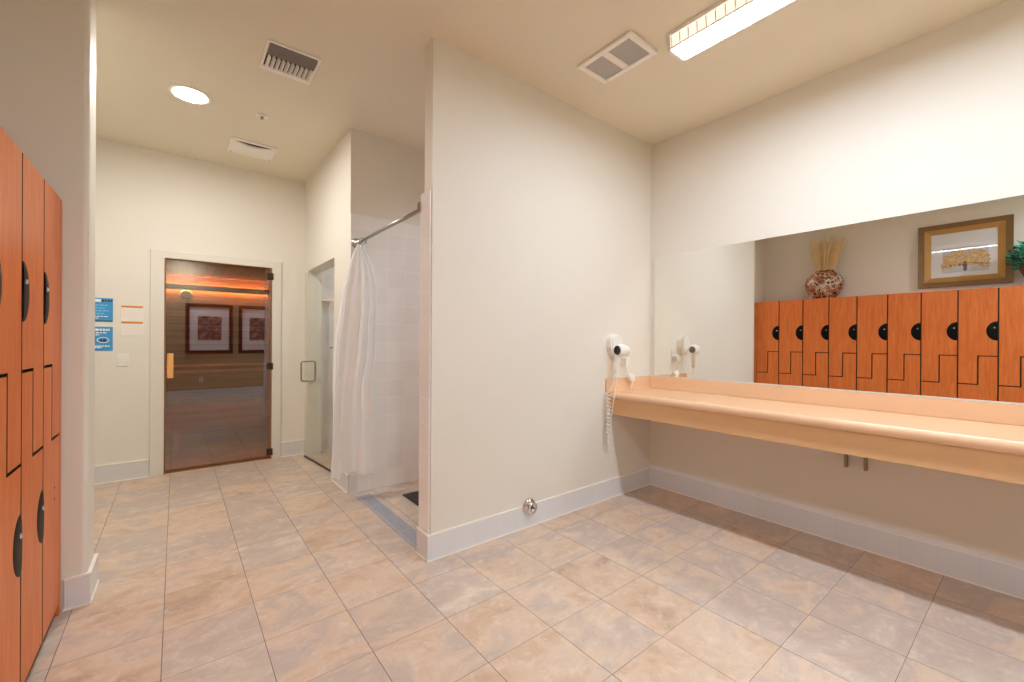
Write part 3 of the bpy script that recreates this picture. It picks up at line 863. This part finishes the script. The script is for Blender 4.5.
o = outlet('wall_outlet', 'white wall outlet beside the hair dryer, holding a plug', (2.868, YW, 1.125), -1)
pg = thing('power_plug', 'white power plug with short cord hanging from the outlet', 'plug', (2.868, YW - .01, 1.09))
bm = new(); box(bm, 2.845, 2.891, YW - .058, YW - .0105, 1.068, 1.122, .008, 2); obj('plug_body', bm, 'white_plastic', pg)
bm = new(); tube(bm, [(2.868, YW - .05, 1.07), (2.866, YW - .055, 1.03), (2.872, YW - .055, .99), (2.895, YW - .055, .965)], .004, 8); tube(bm, [(2.93, YW - .055, .935), (2.90, YW - .08, .915), (2.87, YW - .09, .885), (2.858, YW - .09, .853)], .0035, 8); obj('cord', bm, 'white_plastic', pg)
bm = new(); lathe(bm, [(0, -.034), (.022, -.030), (.030, -.012), (.030, .012), (.022, .030), (0, .034)], (2.915, YW - .055, .952), (.8, 0, -.6), 18); obj('inline_switch', bm, 'white_plastic', pg)

# chrome fitting on the partition baseboard
f = thing('chrome_fitting', 'round chrome pipe fitting on the partition baseboard', 'pipe fitting', (1.86, YA, .135))
fc = (1.86, YA - .0005, .138)
bm = new(); lathe(bm, [(0, 0), (.055, 0), (.055, .006), (.048, .014), (.030, .020), (.028, .022)], fc, (0, -1, 0), 32); obj('escutcheon', bm, 'chrome', f)
bm = new(); lathe(bm, [(.026, .010), (.026, .024), (.036, .028), (.038, .036), (.036, .042), (.022, .042), (.020, .032), (.0, .030)], fc, (0.12, -1, 0), 28); obj('cap', bm, 'chrome', f)
bm = new(); box(bm, 1.864 - .006, 1.864 + .006, YA - .046, YA - .030, .132, .144, .002, 1); obj('nut', bm, 'pewter', f)

# ------------------------------------------------------------------ signs and switch on the sauna wall
YW2 = YS + .01
def rect(bm, x0, x1, z0, z1, d, mi=0): box(bm, x0, x1, YW2 - d - .0006, YW2 - d, z0, z1, mi=mi)
def textline(bm, x0, x1, z, h, d, mi=0):
    x = x0
    while x < x1 - .004:
        w = min(random.uniform(.010, .026), x1 - x); rect(bm, x, x + w, z - h / 2, z + h / 2, d, mi); x += w + .005
SG = [(-.66, -.434, 1.392, 1.596), (-.66, -.434, 1.142, 1.349)]
s = thing('wall_sign', 'blue instruction sign with dark-tipped white heading, upper of two', 'sign', (-.55, YW2, 1.39))
x0, x1, z0, z1 = SG[0]
bm = new(); box(bm, x0, x1, YW2 - .004, YW2 - .0003, z0, z1, .001, 1); obj('panel', bm, 'blue', s)
bm = new(); rect(bm, x0 + .008, x1 - .075, z1 - .034, z1 - .010, .0042); obj('heading_lettering', bm, 'ink_white', s)
bm = new()
for q in range(2): textline(bm, x0 + .012, x1 - .03 - .06 * q, z0 + .030 + .016 * (1 - q), .007, .0042)
obj('white_lettering', bm, 'ink_white', s)
bm = new(); textline(bm, x1 - .073, x1 - .004, z1 - .022, .020, .0042); obj('dark_lettering', bm, 'ink_dark', s)
bm = new(); rect(bm, x0 + .004, x1 - .004, z0 + .006, z0 + .012, .0042); obj('dark_rule', bm, 'ink_dark', s)
bm = new()
for q in range(4): textline(bm, x0 + .012, x1 - .03 - .02 * (q % 2), z1 - .062 - .024 * q, .008, .0042)
obj('pale_lettering', bm, 'ink_pale', s)
s = thing('wall_sign', 'blue instruction sign with white oval symbol, lower of two', 'sign', (-.55, YW2, 1.14))
x0, x1, z0, z1 = SG[1]
bm = new(); box(bm, x0, x1, YW2 - .004, YW2 - .0003, z0, z1, .001, 1); obj('panel', bm, 'blue', s)
bm = new(); textline(bm, x0 + .01, x1 - .02, z1 - .026, .018, .0042); obj('heading_lettering', bm, 'ink_white', s)
bm = new()
for q in range(2): textline(bm, x0 + .02, x1 - .035 - .05 * q, z1 - .052 - .018 * q, .009, .0042)
obj('white_lettering', bm, 'ink_white', s)
bm = new()
for q in range(2): textline(bm, x0 + .012, x1 - .02 - .05 * q, z0 + .040 - .012 * q, .010, .0042)
obj('footer_lettering', bm, 'ink_white', s)
bm = new(); cx, cz = x1 - .062, z0 + .092
tube(bm, [(cx + .036 * math.cos(2 * PI * i / 28), YW2 - .0048, cz + .023 * math.sin(2 * PI * i / 28)) for i in range(28)], .0028, 5, closed=True)
obj('oval_symbol', bm, 'ink_white', s)
bm = new()
for dx, r_ in ((-.012, .010), (.010, .012)):
    b2 = new(); lathe(b2, [(r_, 0), (r_, .0008), (0, .0008)], (cx + dx, YW2 - .0042, cz - .002), (0, -1, 0), 14); obj('dark_dot', b2, 'ink_dark', s)
lathe(bm, [(.018, 0), (.018, .0008), (0, .0008)], (x0 + .10, YW2 - .0042, cz), (0, -1, 0), 16)
obj('dark_symbol', bm, 'ink_dark', s)
for (z0, z1, hm, lab) in ((1.402, 1.540, 'orange', 'white notice card with bright orange heading, upper of two'), (1.274, 1.399, 'amber', 'white notice card with amber heading, lower of two')):
    s = thing('notice_card', lab, 'notice', (-.309, YW2, z0), 'notice cards by the sauna door')
    x0, x1 = -.382, -.236
    bm = new(); box(bm, x0, x1, YW2 - .003, YW2 - .0003, z0, z1, .0008, 1); obj('panel', bm, 'card', s)
    bm = new(); rect(bm, x0, x1, z1 - .018, z1 - .001, .0032); obj('heading_band', bm, hm, s)
    bm = new(); textline(bm, x0 + .012, x1 - .012, z1 - .010, .007, .0039)
    obj('heading_lettering', bm, 'ochre', s)
    bm = new()
    for q in range(4): textline(bm, x0 + .012, x1 - .014 - .02 * (q % 2), z1 - .040 - .020 * q, .005, .0032)
    obj('faint_lettering', bm, 'ink_grey', s)
s = thing('light_switch', 'white square light switch plate below the notice cards', 'light switch', (-.372, YW2, 1.06))
bm = new(); box(bm, -.413, -.331, YW2 - .008, YW2 - .0003, 1.005, 1.115, .003); obj('plate', bm, 'white_plastic', s)
for x in (-.393, -.351):
    bm = new(); box(bm, x - .011, x + .011, YW2 - .012, YW2 - .0075, 1.035, 1.085, .002, 1); obj('rocker', bm, 'white_plastic', s)

# ------------------------------------------------------------------ ceiling fittings
# wrap-around fluorescent
def wrap_light(fx0, fx1, fy0, fy1, fz, label, lens):
    f = thing('fluorescent_light', label, 'ceiling light', ((fx0 + fx1) / 2, (fy0 + fy1) / 2, H))
    bm = new(); box(bm, fx0 + .02, fx1 - .02, fy0 + .01, fy1 - .01, H - .03, H - .0005); obj('housing', bm, 'white_metal', f)
    bm = new(); pl = [(fx0 + .012, fz + .004), (fx0 + .02, fz)]
    pl += [(fx1 - .02, fz), (fx1 - .012, fz + .004), (fx1 - .012, H - .025), (fx0 + .012, H - .025)]
    prism(bm, pl, 'xz', fy0 + .022, fy1 - .022); obj('diffuser', bm, lens, f)
    for sd in (1, -1):
        def fx(d): return fx0 + d if sd == 1 else fx1 - d
        def strip(bm, d0, d1, z0, z1): box(bm, *sorted((fx(d0), fx(d1))), fy0 + .022, fy1 - .022, z0, z1)
        bm = new(); prism(bm, [(fx(.004), fz + .006), (fx(.0115), fz + .006), (fx(.0115), H - .012), (fx(-.004), H - .012)], 'xz', fy0 + .022, fy1 - .022); obj('side_lens', bm, 'lens_side', f)
        bm = new(); n = 24
        for i in range(n + 1):
            y = fy0 + .03 + (fy1 - fy0 - .06) * i / n
            prism(bm, [(fx(.0005), fz + .004), (fx(.006), fz + .004), (fx(-.001), H - .03), (fx(-.0065), H - .03)], 'xz', y - .0025, y + .0025)
        strip(bm, -.007, .012, H - .022, H - .001); strip(bm, .002, .010, fz, fz + .006)
        obj('rib', bm, 'white_metal', f)
    for y0, y1 in ((fy0, fy0 + .0215), (fy1 - .0215, fy1)):
        bm = new(); pl = [(fx0 - .006, H - .001), (fx0 - .002, fz + .012), (fx0 + .012, fz - .006)]
        for i in range(7): a = PI / 2 * i / 6; pl.append((fx1 - .04 + .045 * math.sin(a), fz + .036 - .042 * math.cos(a)))
        pl.append((fx1 + .003, H - .001)); prism(bm, pl, 'xz', y0, y1); obj('end_cap', bm, 'white_plastic', f)
wrap_light(2.145, 2.308, .10, 1.335, 2.875, 'long white fluorescent ceiling light beside the exhaust fan cover', 'lens')
wrap_light(2.145, 2.308, -1.15, .085, 2.875, 'added unseen fluorescent ceiling light in line behind the one by the exhaust fan', 'lens_fill')  # unseen fixture, added to put more light on partition, stub and lockers
def can(loc, label, mat='can'):
    f = thing('recessed_light', label, 'ceiling light', (*loc, H))
    bm = new(); lathe(bm, [(.098, -.0005), (.122, -.0005), (.124, -.004), (.118, -.009), (.100, -.011), (.096, -.006), (.096, -.0005)], (*loc, H), n=40); obj('trim_ring', bm, 'white_metal', f)
    bm = new(); lathe(bm, [(.0955, -.0008), (.0955, -.006), (0, -.009)], (*loc, H), n=40); obj('lens', bm, mat, f)
can((.07, 3.745), 'round glowing recessed ceiling light before the sauna door')
can((.12, -.85), 'added unseen recessed ceiling light over the end of the locker aisle', 'can_aisle_fill')  # unseen fill lamp added behind the camera, set sideways to suit the rod shadow
f = thing('shower_fill_light', 'added unseen white cylinder light on the ceiling inside the open shower', 'ceiling light', (1.72, 2.80, H))  # unseen lamp added to brighten shower tile and curtain
bm = new(); lathe(bm, [(0, -.0005), (.108, -.0005), (.110, -.004), (.110, -.135), (.102, -.135), (.100, -.02), (0, -.012)], (1.72, 2.80, H), n=40); obj('shade', bm, 'white_metal', f)  # deep collar shaped to keep this added light off the wall above the tile
bm = new(); lathe(bm, [(.099, -.014), (.099, -.022), (0, -.024)], (1.72, 2.80, H), n=40); obj('lens', bm, 'can_shower_fill', f)
f = thing('recessed_light', 'added unseen recessed light in the low ceiling of the glass-door shower', 'ceiling light', (1.75, 4.4, 2.35))  # unseen lamp added so the stall behind the glass is not black
bm = new(); lathe(bm, [(.098, -.0005), (.122, -.0005), (.124, -.004), (.118, -.009), (.100, -.011), (.096, -.006), (.096, -.0005)], (1.75, 4.4, 2.35), n=40); obj('trim_ring', bm, 'white_metal', f)
bm = new(); lathe(bm, [(.0955, -.0008), (.0955, -.006), (0, -.009)], (1.75, 4.4, 2.35), n=40); obj('lens', bm, 'can_stall_fill', f)

# exhaust fan grille beside the fluorescent
f = thing('exhaust_fan', 'square exhaust fan cover with two grey mesh panels', 'vent', (2.085, 1.635, H))
x0, x1, y0, y1 = 1.95, 2.22, 1.437, 1.832
bm = new()
for q in ((x0, x1, y0, y0 + .034), (x0, x1, y1 - .034, y1), (x0, x0 + .034, y0 + .034, y1 - .034), (x1 - .034, x1, y0 + .034, y1 - .034), (x0 + .034, x1 - .034, 1.618, 1.662)):
    box(bm, *q, H - .020, H - .0005, .006, 3)
obj('cover', bm, 'white_metal', f)
for q in ((y0 + .03, 1.622), (1.658, y1 - .03)):
    bm = new(); box(bm, x0 + .03, x1 - .03, q[0], q[1], H - .012, H - .004); obj('mesh_panel', bm, 'grey_mesh', f)

# supply register
f = thing('air_register', 'rectangular air register with angled blades in the ceiling', 'vent', (.55, 2.93, H))
x0, x1, y0, y1 = .400, .692, 2.765, 3.085
bm = new()
for q in ((x0, x1, y0, y0 + .016), (x0, x1, y1 - .045, y1), (x0, x0 + .016, y0 + .016, y1 - .045), (x1 - .016, x1, y0 + .016, y1 - .045)):
    box(bm, *q, H - .012, H - .0005, .002, 1)
obj('frame', bm, 'white_metal', f)
bm = new(); box(bm, x0 + .012, x1 - .012, y0 + .012, y1 - .04, H - .003, H - .0005); obj('duct', bm, 'dark', f)
bm = new()
for i in range(3):
    y = y0 + .030 + i * .034
    prism(bm, [(y, H - .004), (y + .004, H - .004), (y + .026, H - .020), (y + .022, H - .021)], 'yz', x0 + .016, x1 - .016)
obj('long_blade', bm, 'greymetal', f)
for i in range(10):
    bm = new(); x = x0 + .030 + i * .0258
    prism(bm, [(x - .004, H - .004), (x, H - .004), (x + .011, H - .021), (x + .007, H - .021)], 'xz', y0 + .142, y1 - .046); obj('blade', bm, 'white_metal', f)

# curved cover plate
f = thing('ceiling_vent_cover', 'cream bowed ceiling vent cover with a dark gap', 'vent', (.53, 4.46, H))
x0, x1, y0, y1 = .355, .705, 4.30, 4.61
bm = new()
for q in ((x0, x1, y0, y0 + .03), (x0, x1, y1 - .03, y1), (x0, x0 + .03, y0 + .03, y1 - .03), (x1 - .03, x1, y0 + .03, y1 - .03)):
    box(bm, *q, H - .014, H - .0005, .003, 1)
obj('frame', bm, 'white_metal', f)
bm = new(); box(bm, x0 + .02, x1 - .02, y0 + .02, y1 - .02, H - .004, H - .0008); obj('opening', bm, 'dark', f)
bm = new(); A = []; n = 16
for i in range(n + 1):
    t = i / n; x = x0 + .004 + (x1 - x0 - .008) * t; sag = .046 * math.sin(PI * t) ** 1.3
    yy0 = y0 + .012 + .05 * math.sin(PI * t)
    A.append([bm.verts.new(p) for p in ((x, yy0, H - .016 - sag * .35), (x, (y0 + y1) / 2, H - .022 - sag * .55), (x, y1 - .006, H - .018 - .006 * math.sin(PI * t)), (x, y1 - .006, H - .014), (x, (y0 + y1) / 2, H - .015), (x, yy0, H - .0145))])
fs = []
for a, b in zip(A, A[1:]):
    for j in range(6):
        fs.append(bm.faces.new([a[j], a[(j + 1) % 6], b[(j + 1) % 6], b[j]]))
fs += [bm.faces.new(A[0]), bm.faces.new(A[-1][::-1])]
bmesh.ops.recalc_face_normals(bm, faces=fs); obj('panel', bm, 'white_metal', f)
for (x, y) in ((x0 + .022, y1 - .022), (x1 - .022, y1 - .022)):
    bm = new(); lathe(bm, [(0, -.022), (.007, -.021), (.008, -.0145), (0, -.0145)], (x, y, H), n=10); obj('screw', bm, 'pewter', f)
f = thing('sprinkler_head', 'small round fire sprinkler cover on the ceiling', 'sprinkler', (.51, 3.76, H))
bm = new(); lathe(bm, [(0, -.0005), (.042, -.0005), (.040, -.006), (.022, -.009), (0, -.009)], (.51, 3.76, H), n=24); obj('cover', bm, 'white_metal', f)
bm = new(); lathe(bm, [(0, -.009), (.010, -.009), (.006, -.024), (.012, -.027), (0, -.028)], (.51, 3.76, H), n=12); obj('head', bm, 'steel', f)

# ------------------------------------------------------------------ camera, world, view
yaw, pit, rol, f_px = .668519187, -1.01319e-3, 5.70657e-3, 424.943
F = Vector((math.sin(yaw) * math.cos(pit), math.cos(yaw) * math.cos(pit), math.sin(pit)))
r0 = Vector((math.cos(yaw), -math.sin(yaw), 0)); u0 = r0.cross(F)
rr = r0 * math.cos(rol) + u0 * math.sin(rol); uu = u0 * math.cos(rol) - r0 * math.sin(rol)
cam = bpy.data.cameras.new('camera'); co = bpy.data.objects.new('camera', cam); COL.objects.link(co)
mt = Matrix((rr, uu, -F)).transposed().to_4x4(); mt.translation = (0, 0, 1.25)
co.matrix_world = mt
cam.sensor_fit = 'HORIZONTAL'; cam.sensor_width = 36; cam.lens = f_px * 36 / 1024
cam.clip_start = .02
S.camera = co
w = bpy.data.worlds.new('world'); S.world = w; w.use_nodes = True
w.node_tree.nodes['Background'].inputs[0].default_value = (0, 0, 0, 1)
S.view_settings.view_transform = 'Standard'; S.view_settings.look = 'None'
S.view_settings.exposure = 1.38; S.view_settings.gamma = 1.0; S.view_settings.use_curve_mapping = False
S.cycles.max_bounces = 16; S.cycles.diffuse_bounces = 8; S.cycles.glossy_bounces = 8; S.cycles.transparent_max_bounces = 12
S.cycles.blur_glossy = 0.0
S.cycles.sample_clamp_indirect = 6.0
